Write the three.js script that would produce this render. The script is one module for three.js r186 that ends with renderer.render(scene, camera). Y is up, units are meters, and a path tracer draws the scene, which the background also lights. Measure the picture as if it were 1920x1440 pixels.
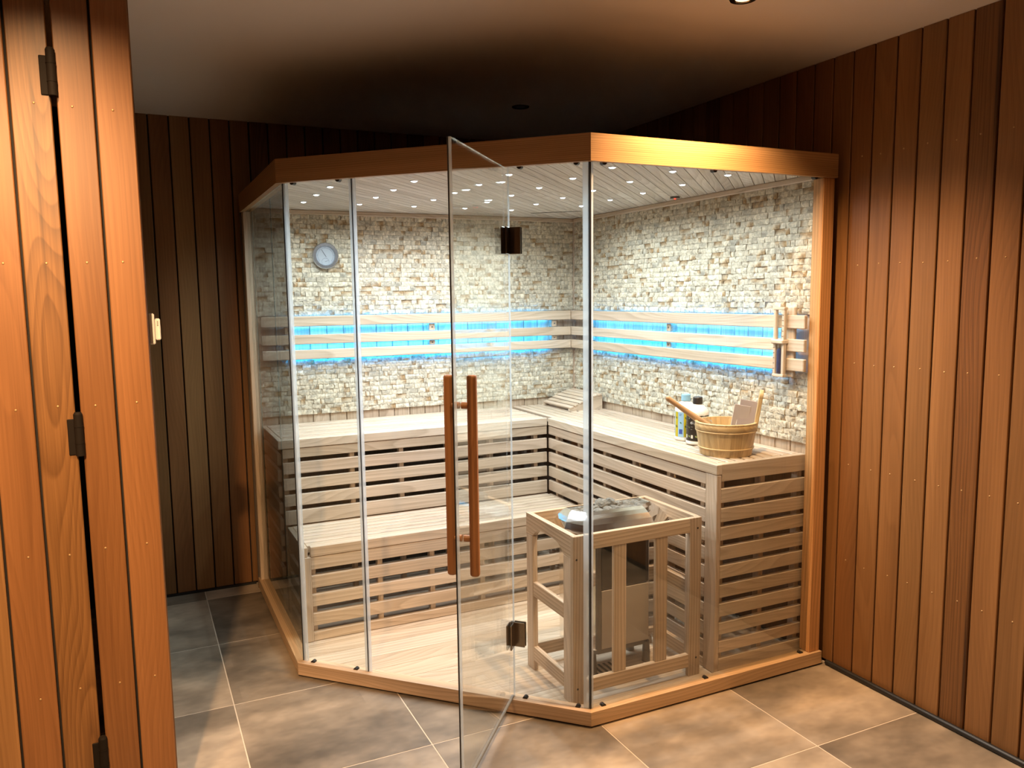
import * as THREE from 'three';
import { mergeGeometries, toCreasedNormals } from 'three/addons/utils/BufferGeometryUtils.js';
import { RectAreaLightUniformsLib } from 'three/addons/lights/RectAreaLightUniformsLib.js';

// ---------------------------------------------------------------- camera, light levels, exposure
const scene = new THREE.Scene();
scene.background = new THREE.Color(0x000000);
const camera = new THREE.PerspectiveCamera(51.283, 1920 / 1440, 0.05, 60);
camera.position.set(-2.5451, 1.5632, 4.412);
camera.quaternion.set(-0.05611, -0.218278, -0.0190206, 0.9740865);
camera.setViewOffset(1920, 1440, 2.22, -12.8, 1920, 1440);
scene.add(camera);
const renderer = new THREE.WebGLRenderer({ antialias: true });
renderer.shadowMap.enabled = true;
renderer.toneMapping = THREE.LinearToneMapping;
renderer.toneMappingExposure = 1.0;
RectAreaLightUniformsLib.init();
const WARM = new THREE.Color().setRGB(1, 0.60, 0.29), COOL = new THREE.Color().setRGB(0.86, 0.955, 1.0), CYAN = new THREE.Color().setRGB(0.0, 0.34, 1.0);
const DOWNLIGHT = 17, STAR = 0.65, LED = 66;
// the room's ceiling lamps, the last two added as fill: [x, z, strength, half angle, aim]
const DOWNLIGHTS = [[-0.74, 2.335, 1.25, 1.04, [0, -1, 0]], [-0.756, 0.767, 0], [-2.72, 2.42, 0.5, 1.27, [0, -1, 0]], [-1.5, 4.0, 0.45, 1.15, [0, -1, 0]], [-2.9, 3.75, 2.5, 0.56, [-0.12, -1.35, -1.81]]];

// ---------------------------------------------------------------- helpers
let seed = 7;
const rnd = () => { seed = (seed + 0x6d2b79f5) | 0; let t = Math.imul(seed ^ (seed >>> 15), 1 | seed); t = (t + Math.imul(t ^ (t >>> 7), 61 | t)) ^ t; return ((t ^ (t >>> 14)) >>> 0) / 4294967296; };
const rr = (a, b) => a + (b - a) * rnd();
const pick = (a) => a[Math.floor(rnd() * a.length)];
const taken = {};
const numbered = (n) => { const k = taken[n] = (taken[n] ?? -1) + 1; return k ? n + '_' + String(k).padStart(3, '0') : n; };
function shade(o) { o.castShadow = true; o.receiveShadow = true; return o; }
function thing(name, label, category, pos = [0, 0, 0], group) {
  const o = new THREE.Group(); o.name = numbered(name); o.position.set(...pos); scene.add(o);
  o.userData = { label, category }; if (group) o.userData.group = group;
  return o;
}
function struct(name, geo, mat) {
  const o = geo ? shade(new THREE.Mesh(geo, mat)) : new THREE.Group();
  o.name = name; o.userData.kind = 'structure'; scene.add(o); return o;
}
function part(name, geo, mat, parent, label) {
  const o = shade(new THREE.Mesh(geo, mat)); o.name = numbered(name); parent.add(o);
  if (label) o.userData.label = label;
  return o;
}
function sub(name, parent, label) { const o = new THREE.Group(); o.name = numbered(name); parent.add(o); if (label) o.userData.label = label; return o; }

// uv in metres (grain along axis g -> v), one random offset per piece
function grainUV(geo, g = 1, W = 0.5, L = 2, off) {
  const p = geo.attributes.position, n = geo.attributes.normal, uv = new Float32Array(p.count * 2);
  const [ou, ov] = off ?? [rnd(), rnd()];
  for (let i = 0; i < p.count; i++) {
    const P = [p.getX(i), p.getY(i), p.getZ(i)], N = [Math.abs(n.getX(i)), Math.abs(n.getY(i)), Math.abs(n.getZ(i))];
    const others = [0, 1, 2].filter((a) => a !== g);
    if (N[g] > 0.8) { uv[2 * i] = P[others[0]] / W + ou; uv[2 * i + 1] = P[others[1]] / L + ov; continue; }
    const a = N[others[0]] > N[others[1]] ? others[1] : others[0];
    uv[2 * i] = P[a] / W + ou; uv[2 * i + 1] = P[g] / L + ov;
  }
  geo.setAttribute('uv', new THREE.BufferAttribute(uv, 2));
  return geo;
}
// box with chamfered edges (44 triangles), flat facets
function chamferBox(w, h, d, c = 0.002) {
  const H = [w / 2, h / 2, d / 2], pos = [], tri = (a, b, e) => {
    const A = new THREE.Vector3(...a), B = new THREE.Vector3(...b), C = new THREE.Vector3(...e);
    const nn = B.clone().sub(A).cross(C.clone().sub(A)), m = A.clone().add(B).add(C);
    if (nn.dot(m) < 0) pos.push(...a, ...e, ...b); else pos.push(...a, ...b, ...e);
  }, quad = (a, b, e, f) => { tri(a, b, e); tri(a, e, f); };
  const V = (ax, sx, sy, sz) => { const s = [sx, sy, sz]; return H.map((x, i) => s[i] * (i === ax ? x : x - c)); };
  const S = [-1, 1];
  for (const s of S) {
    quad(V(0, s, -1, -1), V(0, s, 1, -1), V(0, s, 1, 1), V(0, s, -1, 1));
    quad(V(1, -1, s, -1), V(1, 1, s, -1), V(1, 1, s, 1), V(1, -1, s, 1));
    quad(V(2, -1, -1, s), V(2, 1, -1, s), V(2, 1, 1, s), V(2, -1, 1, s));
  }
  for (const s of S) for (const t of S) {
    quad(V(0, s, t, -1), V(0, s, t, 1), V(1, s, t, 1), V(1, s, t, -1));
    quad(V(0, s, -1, t), V(0, s, 1, t), V(2, s, 1, t), V(2, s, -1, t));
    quad(V(1, -1, s, t), V(1, 1, s, t), V(2, 1, s, t), V(2, -1, s, t));
    for (const q of S) tri(V(0, s, t, q), V(1, s, t, q), V(2, s, t, q));
  }
  const geo = new THREE.BufferGeometry(); geo.setAttribute('position', new THREE.Float32BufferAttribute(pos, 3)); geo.computeVertexNormals();
  return geo;
}
// board between two corners, grain along its longest side
function board(a, b, c = 0.0018, grain, W, L) {
  const s = [0, 1, 2].map((i) => Math.abs(b[i] - a[i]));
  const g = grain ?? s.indexOf(Math.max(...s));
  const geo = grainUV(chamferBox(s[0], s[1], s[2], Math.min(c, ...s.map((x) => x * 0.4))), g, W, L);
  return geo.translate((a[0] + b[0]) / 2, (a[1] + b[1]) / 2, (a[2] + b[2]) / 2);
}
const bx = (a, b, c) => board(a, b, c);
// prism over a convex outline in x,z; grain runs along the angle 'ang' in the floor plane (or up if ang is null)
function prism(pts, y0, y1, ang = 0, W = 0.5, L = 2) {
  const pos = [], uvs = [], cx = pts.reduce((s, p) => s + p[0], 0) / pts.length, cz = pts.reduce((s, p) => s + p[1], 0) / pts.length;
  const ca = Math.cos(ang ?? 0), sa = Math.sin(ang ?? 0), ou = rnd(), ov = rnd();
  const put = (A, B, C, outward) => {
    const a = new THREE.Vector3(...A), n = new THREE.Vector3(...B).sub(a).cross(new THREE.Vector3(...C).sub(a));
    const T = n.dot(outward) < 0 ? [A, C, B] : [A, B, C];
    const up = Math.abs(outward.y) > 0.5;
    for (const q of T) {
      pos.push(...q);
      const along = q[0] * ca + q[2] * sa, across = -q[0] * sa + q[2] * ca;
      if (ang === null) uvs.push((q[0] + q[2]) / W + ou, q[1] / L + ov);
      else uvs.push((up ? across : q[1]) / W + ou, along / L + ov);
    }
  };
  for (let i = 0; i < pts.length; i++) {
    const p = pts[i], q = pts[(i + 1) % pts.length];
    const out = new THREE.Vector3((p[0] + q[0]) / 2 - cx, 0, (p[1] + q[1]) / 2 - cz);
    const e = new THREE.Vector3(q[1] - p[1], 0, p[0] - q[0]); if (e.dot(out) < 0) e.negate();
    put([p[0], y0, p[1]], [q[0], y0, q[1]], [q[0], y1, q[1]], e);
    put([p[0], y0, p[1]], [q[0], y1, q[1]], [p[0], y1, p[1]], e);
    if (i > 0 && i < pts.length - 1) {
      const o = pts[0];
      put([o[0], y1, o[1]], [p[0], y1, p[1]], [q[0], y1, q[1]], new THREE.Vector3(0, 1, 0));
      put([o[0], y0, o[1]], [p[0], y0, p[1]], [q[0], y0, q[1]], new THREE.Vector3(0, -1, 0));
    }
  }
  const geo = new THREE.BufferGeometry(); geo.setAttribute('position', new THREE.Float32BufferAttribute(pos, 3));
  geo.setAttribute('uv', new THREE.Float32BufferAttribute(uvs, 2)); geo.computeVertexNormals(); return geo;
}
function clip(poly, a, b, k) {  // keep a*x + b*z <= k
  const out = [];
  for (let i = 0; i < poly.length; i++) {
    const p = poly[i], q = poly[(i + 1) % poly.length], dp = a * p[0] + b * p[1] - k, dq = a * q[0] + b * q[1] - k;
    if (dp <= 0) out.push(p);
    if (dp * dq < 0) { const t = dp / (dp - dq); out.push([p[0] + t * (q[0] - p[0]), p[1] + t * (q[1] - p[1])]); }
  }
  return out;
}
const cyl = (r0, r1, h, n = 20) => new THREE.CylinderGeometry(r0, r1, h, n);

// ---------------------------------------------------------------- procedural textures
const hash = (x, y) => { let h = Math.imul(x, 374761393) + Math.imul(y, 668265263); h = Math.imul(h ^ (h >>> 13), 1274126177); return ((h ^ (h >>> 16)) >>> 0) / 4294967296; };
function pnoise(x, y, px, py, s = 0) {   // value noise that repeats every px, py cells
  const xi = Math.floor(x), yi = Math.floor(y), fx = x - xi, fy = y - yi, u = fx * fx * (3 - 2 * fx), v = fy * fy * (3 - 2 * fy);
  const m = (a, n) => ((a % n) + n) % n, H = (i, j) => hash(m(i, px) + s * 131, m(j, py) + s * 57);
  return (H(xi, yi) * (1 - u) + H(xi + 1, yi) * u) * (1 - v) + (H(xi, yi + 1) * (1 - u) + H(xi + 1, yi + 1) * u) * v;
}
function texture(w, h, fn, srgb = true) {
  const d = new Uint8Array(w * h * 4);
  for (let y = 0; y < h; y++) for (let x = 0; x < w; x++) { const c = fn(x / w, y / h), i = (y * w + x) * 4; d[i] = 255 * c[0]; d[i + 1] = 255 * c[1]; d[i + 2] = 255 * c[2]; d[i + 3] = 255; }
  const t = new THREE.DataTexture(d, w, h); t.wrapS = t.wrapT = THREE.RepeatWrapping; t.magFilter = THREE.LinearFilter; t.minFilter = THREE.LinearMipmapLinearFilter; t.generateMipmaps = true;
  if (srgb) t.colorSpace = THREE.SRGBColorSpace; t.needsUpdate = true; return t;
}
const clamp01 = (x) => Math.min(1, Math.max(0, x));
const woodFn = ({ rings, warp, fibre, contrast, streak, s }) => (u, v) => {
  const w1 = pnoise(u * 4, v * 3, 4, 3, s) - 0.5, w2 = pnoise(u * 9, v * 5, 9, 5, s + 1) - 0.5;
  const ph = u * rings + warp * (w1 * 2 + w2 * 0.7);
  let r = ph - Math.floor(ph); r = Math.pow(r, 1.7) * (r > 0.9 ? (1 - r) * 10 : 1);
  const f = pnoise(u * 180, v * 10, 180, 10, s + 2) * 0.6 + pnoise(u * 400, v * 26, 400, 26, s + 3) * 0.4;
  const big = pnoise(u * 7, v * 2, 7, 2, s + 4), st = Math.max(0, pnoise(u * 28, v * 2, 28, 2, s + 5) - 0.72) * 3.2 * Math.max(0, pnoise(u * 5, v * 3, 5, 3, s + 6) - 0.25);
  const t = clamp01(1 - contrast * r - fibre * f - 0.14 * (1 - big) - streak * st);
  return [t, Math.pow(t, 1.12), Math.pow(t, 1.3)];
};
const TEX = {
  cedar: texture(512, 1024, woodFn({ rings: 26, warp: 3.2, fibre: 0.10, contrast: 0.06, streak: 0.1, s: 3 })),
  cedarDark: texture(512, 1024, woodFn({ rings: 20, warp: 4.6, fibre: 0.16, contrast: 0.15, streak: 0.7, s: 21 })),
  pale: texture(512, 1024, woodFn({ rings: 16, warp: 3.0, fibre: 0.1, contrast: 0.1, streak: 0.06, s: 44 })),
  pine: texture(512, 1024, woodFn({ rings: 34, warp: 1.2, fibre: 0.12, contrast: 0.17, streak: 0, s: 71 })),

  tile: texture(1024, 1024, (u, v) => {
    let a = 0; for (let o = 0, k = 3, w = 0.5; o < 6; o++, k *= 2, w *= 0.66) a += w * 0.85 * pnoise(u * k, v * k * 1.6, k, Math.round(k * 1.6), 80 + o);
    const st = Math.max(0, pnoise(u * 4 + 2 * pnoise(u * 6, v * 6, 6, 6, 91), v * 12, 5, 12, 92) - 0.6) * 0.35, sp = pnoise(u * 300, v * 300, 300, 300, 93) > 0.985 ? 0.12 : 0;
    const t = clamp01(0.68 + 0.8 * (a - 0.55) + st * 0.6 + sp * 0.5); return [t, t * 0.965, t * 0.915];
  }),
  rock: texture(512, 512, (u, v) => {
    let a = 0; for (let o = 0, k = 8, w = 0.5; o < 6; o++, k *= 2, w *= 0.6) a += w * pnoise(u * k, v * k, k, k, 120 + o);
    const t = clamp01(0.86 + 0.5 * (a - 0.6)); return [t, t * 0.99, t * 0.96];
  }),
  rockBump: texture(512, 512, (u, v) => { let a = 0; for (let o = 0, k = 16, w = 0.5; o < 5; o++, k *= 2, w *= 0.6) a += w * pnoise(u * k, v * k, k, k, 150 + o); return [a, a, a]; }, false),
  brushed: texture(256, 256, (u, v) => { const f = 0.35 + 0.4 * pnoise(u * 4, v * 200, 4, 200, 170); return [f, f, f]; }, false),
};
const RGB = (r, g, b) => new THREE.Color().setRGB(r, g, b);
const wood = (map, c, rough = 0.55, extra = {}) => new THREE.MeshStandardMaterial({ map, color: RGB(...c), roughness: rough, ...extra });
const std = (c, rough, extra = {}) => new THREE.MeshStandardMaterial({ color: RGB(...c), roughness: rough, ...extra });
const M = {
  cedar: [[0.50, 0.25, 0.108], [0.56, 0.29, 0.13], [0.44, 0.205, 0.085], [0.51, 0.24, 0.105], [0.46, 0.24, 0.105], [0.60, 0.33, 0.155]].map((c) => wood(TEX.cedar, [c[0] * 0.64, c[1] * 0.62, c[2] * 0.52], 0.42)),
  cedarDark: [[0.52, 0.27, 0.115], [0.46, 0.22, 0.09]].map((c) => wood(TEX.cedarDark, [c[0] * 0.64, c[1] * 0.62, c[2] * 0.52], 0.42)),
  pale: [[0.82, 0.68, 0.545], [0.79, 0.645, 0.505], [0.85, 0.715, 0.585], [0.80, 0.645, 0.52]].map((c) => wood(TEX.pale, c, 0.46)),
  honey: [[0.64, 0.385, 0.18], [0.64, 0.385, 0.19]].map((c) => wood(TEX.pine, c, 0.45)),
  base: [wood(TEX.pale, [0.80, 0.56, 0.34], 0.45), wood(TEX.pale, [0.78, 0.575, 0.41], 0.45)],
  post: wood(TEX.pine, [0.86, 0.47, 0.20], 0.5),
  guard: [wood(TEX.pine, [0.80, 0.63, 0.49], 0.55), wood(TEX.pine, [0.82, 0.62, 0.44], 0.55), wood(TEX.pale, [0.79, 0.645, 0.53], 0.55)],
  handle: wood(TEX.pale, [0.56, 0.27, 0.115], 0.42),
  lining: [[0.74, 0.60, 0.46], [0.78, 0.63, 0.49], [0.72, 0.57, 0.44]].map((c) => wood(TEX.pale, c, 0.6)),
  shadePanel: wood(TEX.pale, [0.13, 0.105, 0.085], 0.7),  // dark tone paints the shade seen between the bench slats
  roof: [[0.82, 0.775, 0.73], [0.77, 0.72, 0.67], [0.86, 0.82, 0.78]].map((c) => wood(TEX.pale, c, 0.6)),
  bucket: [[0.84, 0.60, 0.31], [0.79, 0.55, 0.275], [0.87, 0.64, 0.34]].map((c) => wood(TEX.pale, c, 0.42)),
  ladle: wood(TEX.pale, [0.66, 0.40, 0.21], 0.5),
  tile: new THREE.MeshStandardMaterial({ map: TEX.tile, color: RGB(0.63, 0.555, 0.475), roughness: 0.42, bumpMap: TEX.tile, bumpScale: 0.0006 }),
  grout: std([0.60, 0.51, 0.41], 0.9),
  paint: std([0.80, 0.74, 0.70], 0.6),
  dark: std([0.012, 0.010, 0.009], 0.9),
  black: std([0.012, 0.012, 0.013], 0.45),
  blackMetal: new THREE.MeshPhysicalMaterial({ color: RGB(0.012, 0.009, 0.007), roughness: 0.7, specularIntensity: 0.25 }),
  bronze: std([0.20, 0.165, 0.13], 0.22, { metalness: 1 }),
  chrome: std([0.75, 0.75, 0.77], 0.12, { metalness: 1 }),
  steel: std([0.84, 0.83, 0.81], 0.19, { metalness: 1, roughnessMap: TEX.brushed, bumpMap: TEX.brushed, bumpScale: 0.00008 }),
  steelDark: std([0.16, 0.15, 0.14], 0.35, { metalness: 0.8 }),
  taupe: std([0.42, 0.35, 0.28], 0.5, { metalness: 0.25 }),
  smoked: new THREE.MeshPhysicalMaterial({ color: RGB(0.015, 0.014, 0.013), roughness: 0.06, clearcoat: 1, clearcoatRoughness: 0.03 }),
  brass: std([0.50, 0.33, 0.16], 0.5, { metalness: 0.6 }),
  glass: new THREE.MeshPhysicalMaterial({ color: RGB(0.965, 0.985, 0.975), roughness: 0, transmission: 1, thickness: 0, ior: 1.5 }),
  dimSideGlass: new THREE.MeshPhysicalMaterial({ color: RGB(0.72, 0.76, 0.755), roughness: 0, transmission: 1, thickness: 0, ior: 1.5 }),  // grey tint stands in for light lost to grazing reflection
  seal: new THREE.MeshPhysicalMaterial({ color: RGB(0.92, 0.96, 1.0), roughness: 0.5, transmission: 0.85, thickness: 0 }),
  gasket: std([0.02, 0.02, 0.022], 0.4),
  stone: new THREE.MeshStandardMaterial({ map: TEX.rock, vertexColors: true, roughness: 0.85, bumpMap: TEX.rockBump, bumpScale: 0.0022 }),
  rock: new THREE.MeshStandardMaterial({ map: TEX.rock, color: RGB(0.24, 0.24, 0.235), roughness: 0.9, bumpMap: TEX.rockBump, bumpScale: 0.003 }),
  white: std([0.80, 0.78, 0.74], 0.4),
  film: new THREE.MeshPhysicalMaterial({ color: RGB(0.96, 0.98, 1), roughness: 0.05, transmission: 1, thickness: 0, ior: 1.35 }),
  star: new THREE.MeshStandardMaterial({ color: 0x111111, emissive: COOL, emissiveIntensity: 9 }),
  lamp: new THREE.MeshStandardMaterial({ color: 0x111111, emissive: RGB(1, 0.62, 0.3), emissiveIntensity: 3 }),
  lampOff: std([0.25, 0.24, 0.22], 0.3),
  led: new THREE.MeshStandardMaterial({ color: 0x051015, emissive: CYAN, emissiveIntensity: 4 }),
};

// ---------------------------------------------------------------- the room
const XR = 0.034, ZB = -0.069, XL = -3.75, ZF = 6.3, HC = 2.485, CUP_X = -2.502, CUP_Z = 1.94;
struct('ceiling', new THREE.BoxGeometry(XR - XL + 0.4, 0.1, ZF - ZB + 0.4).translate((XR + XL) / 2, HC + 0.05, (ZF + ZB) / 2), M.paint);
{
  const floor = struct('floor');
  part('grout', new THREE.BoxGeometry(XR - XL + 0.4, 0.08, ZF - ZB + 0.4).translate((XR + XL) / 2, -0.0409, (ZF + ZB) / 2), M.grout, floor);
  const P = 0.5975;
  for (let i = -6; i <= 0; i++) for (let k = -2; k <= 9; k++) {
    const x0 = -1.082 + (i + 2) * P, x1 = x0 + P, z0 = 0.677 + k * 0.6065, z1 = z0 + 0.6065, g = 0.0022;
    const X0 = Math.max(x0 + g, XL), X1 = Math.min(x1 - g, XR), Z0 = Math.max(z0 + g, ZB), Z1 = Math.min(z1 - g, ZF);
    if (X1 - X0 < 0.02 || Z1 - Z0 < 0.02) continue;
    const geo = chamferBox(X1 - X0, 0.012, Z1 - Z0, 0.0006);
    grainUV(geo, 2, 1.9, 1.9);
    part('tile', geo.translate((X0 + X1) / 2, -0.006, (Z0 + Z1) / 2), M.tile, floor);
  }
}
// a plank wall: planks stand on 'axis' ('x' or 'z'), face towards 'out' (+1 / -1)
function plankWall(name, axis, from, to, origin, pitch, face, out, y0, y1, nailRows, nailSpan = [-9, 9]) {
  const w = struct(name), th = 0.018, gap = 0.0065;
  const back = axis === 'x' ? [[from + 0.02, y0 > 0.05 ? y0 : 0, face - out * 0.14], [to - 0.02, y1, face - out * (th - 0.006)]] : [[face - out * 0.14, y0 > 0.05 ? y0 : 0, from], [face - out * (th - 0.006), y1, to]];
  part('backing', new THREE.BoxGeometry(...[0, 1, 2].map((i) => Math.abs(back[1][i] - back[0][i]))).translate(...[0, 1, 2].map((i) => (back[0][i] + back[1][i]) / 2)), M.dark, w);
  const k0 = Math.floor((from - origin) / pitch), k1 = Math.ceil((to - origin) / pitch);
  for (let k = k0; k < k1; k++) {
    const a = Math.max(origin + k * pitch + gap / 2, from), b = Math.min(origin + (k + 1) * pitch - gap / 2, to);
    if (b - a < 0.006) continue;
    const lo = axis === 'x' ? [a, y0, face - out * th] : [face - out * th, y0, a], hi = axis === 'x' ? [b, y1, face] : [face, y1, b];
    const mat = rnd() < 0.12 ? pick(M.cedarDark) : pick(M.cedar);
    const pl = part('plank', board(lo, hi, 0.0022, 1), mat, w);
    if (nailRows && a > nailSpan[0] && b < nailSpan[1]) for (const y of nailRows) {
      const c = (a + b) / 2 + rr(-0.008, 0.008), n = new THREE.SphereGeometry(0.0032, 8, 6).scale(1, 1, 0.5);
      if (axis === 'z') n.rotateY(Math.PI / 2);
      part('nail', axis === 'x' ? n.translate(c, y + rr(-0.004, 0.004), face) : n.translate(face, y + rr(-0.004, 0.004), c), M.brass, pl);
    }
  }
  return w;
}
const NAILS = [0.47, 0.87, 1.28, 1.667, 2.077];
plankWall('wall_right', 'z', ZB, ZF, 1.489, 0.0982, XR, -1, 0.012, HC, NAILS, [2.05, 3.2]);
plankWall('wall_back', 'x', CUP_X, XR, -2.414, 0.0965, ZB, 1, 0.012, HC);
plankWall('wall_left', 'z', ZB + 0.001, CUP_Z - 0.019, CUP_Z - 0.019, 0.0975, CUP_X, 1, 0.004, HC);
plankWall('wall_cupboard', 'x', -2.687, CUP_X, CUP_X - 0.0965 * 2, 0.0965, CUP_Z, 1, 0.004, HC, NAILS);
struct('wall_front', new THREE.BoxGeometry(XR - XL + 0.3, HC, 0.1).translate((XR + XL) / 2, HC / 2, ZF + 0.05), M.cedar[2]);
struct('wall_outer', new THREE.BoxGeometry(0.1, HC, ZF - ZB + 0.3).translate(XL - 0.05, HC / 2, (ZF + ZB) / 2), M.cedar[2]);
struct('wall_cupboard_back', new THREE.BoxGeometry(CUP_X - XL, HC, 0.06).translate((CUP_X + XL) / 2, HC / 2, ZB - 0.03), M.dark);
{  // the cupboard door beside the corner, hung on black barrel hinges
  const door = struct('door_1');
  const x1 = -2.7005, pitch = 0.0985;
  part('backing', new THREE.BoxGeometry(0.73, HC - 0.02, 0.03).translate(x1 - 0.369, HC / 2, CUP_Z - 0.031), M.dark, door);
  for (let k = 0; k < 7; k++) {
    const b = x1 - k * pitch, a = b - pitch + 0.0065;
    const pl = part('plank', board([a, 0.01, CUP_Z - 0.02], [b, HC - 0.004, CUP_Z - 0.001], 0.0022, 1), k === 0 ? M.cedarDark[0] : M.cedar[(k * 2 + 1) % 6], door);
    if (k < 3) for (const y of NAILS) part('nail', new THREE.SphereGeometry(0.0032, 8, 6).scale(1, 1, 0.5).translate((a + b) / 2 + 0.006, y + rr(-0.006, 0.006), CUP_Z - 0.001), M.brass, pl);
  }
  for (const y of [2.155, 1.2, 0.26]) {
    const h = sub('hinge', door, 'black barrel hinge');
    part('leaf_plate', chamferBox(0.022, 0.10, 0.004, 0.0018).translate(-2.711, y - 0.006, CUP_Z + 0.001), M.blackMetal, h);
    part('barrel', mergeGeometries([cyl(0.0115, 0.0115, 0.115, 18), cyl(0.0125, 0.0125, 0.0025, 18).translate(0, 0.024, 0), cyl(0.0125, 0.0125, 0.0025, 18).translate(0, -0.022, 0), cyl(0.0085, 0.0115, 0.006, 18).translate(0, 0.06, 0)]).translate(-2.694, y, CUP_Z + 0.009), M.blackMetal, h);
  }
}
struct('trim_1', mergeGeometries([cyl(0.011, 0.011, ZF - 2.06, 10).rotateX(Math.PI / 2).translate(XR - 0.013, 0.011, (ZF + 2.06) / 2), new THREE.BoxGeometry(0.02, 0.014, ZF - 2.06).translate(XR + 0.004, 0.007, (ZF + 2.06) / 2)]), M.black);
struct('trim_2', new THREE.BoxGeometry(0.49, 0.012, 0.012).translate(-2.255, 0.006, ZB + 0.002), M.black);
// recessed ceiling lamps; the last two are unseen, added for fill light
DOWNLIGHTS.forEach(([x, z, lit, angle, aim], i) => {
  const t = thing('downlight', ['lit round recessed downlight in the ceiling in front of the sauna', 'unlit dark round recessed downlight above the sauna roof', 'lit recessed downlight in front of the cedar cupboard door', 'added unseen fill lamp in the middle of the room, behind the viewer', 'added unseen spotlight that brightens the cedar cupboard, behind the viewer'][i], 'downlight', [x, HC, z]);
  part('bezel', new THREE.LatheGeometry([[0.024, 0.004], [0.027, -0.003], [0.041, -0.004], [0.043, 0.0]].map((p) => new THREE.Vector2(...p)), 32), M.bronze, t);
  part('lens', new THREE.CylinderGeometry(0.0245, 0.0245, 0.002, 28).translate(0, 0.0 - 0.0005, 0), lit ? M.lamp : M.lampOff, t);
  if (lit) {
    const s = new THREE.SpotLight(WARM, DOWNLIGHT * lit, 0, angle, 0.7, 2); s.position.set(0, -0.012, 0); s.target.position.set(...aim);
    s.castShadow = true; s.shadow.radius = 1.6; t.add(s); t.add(s.target);
  }
});

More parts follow.
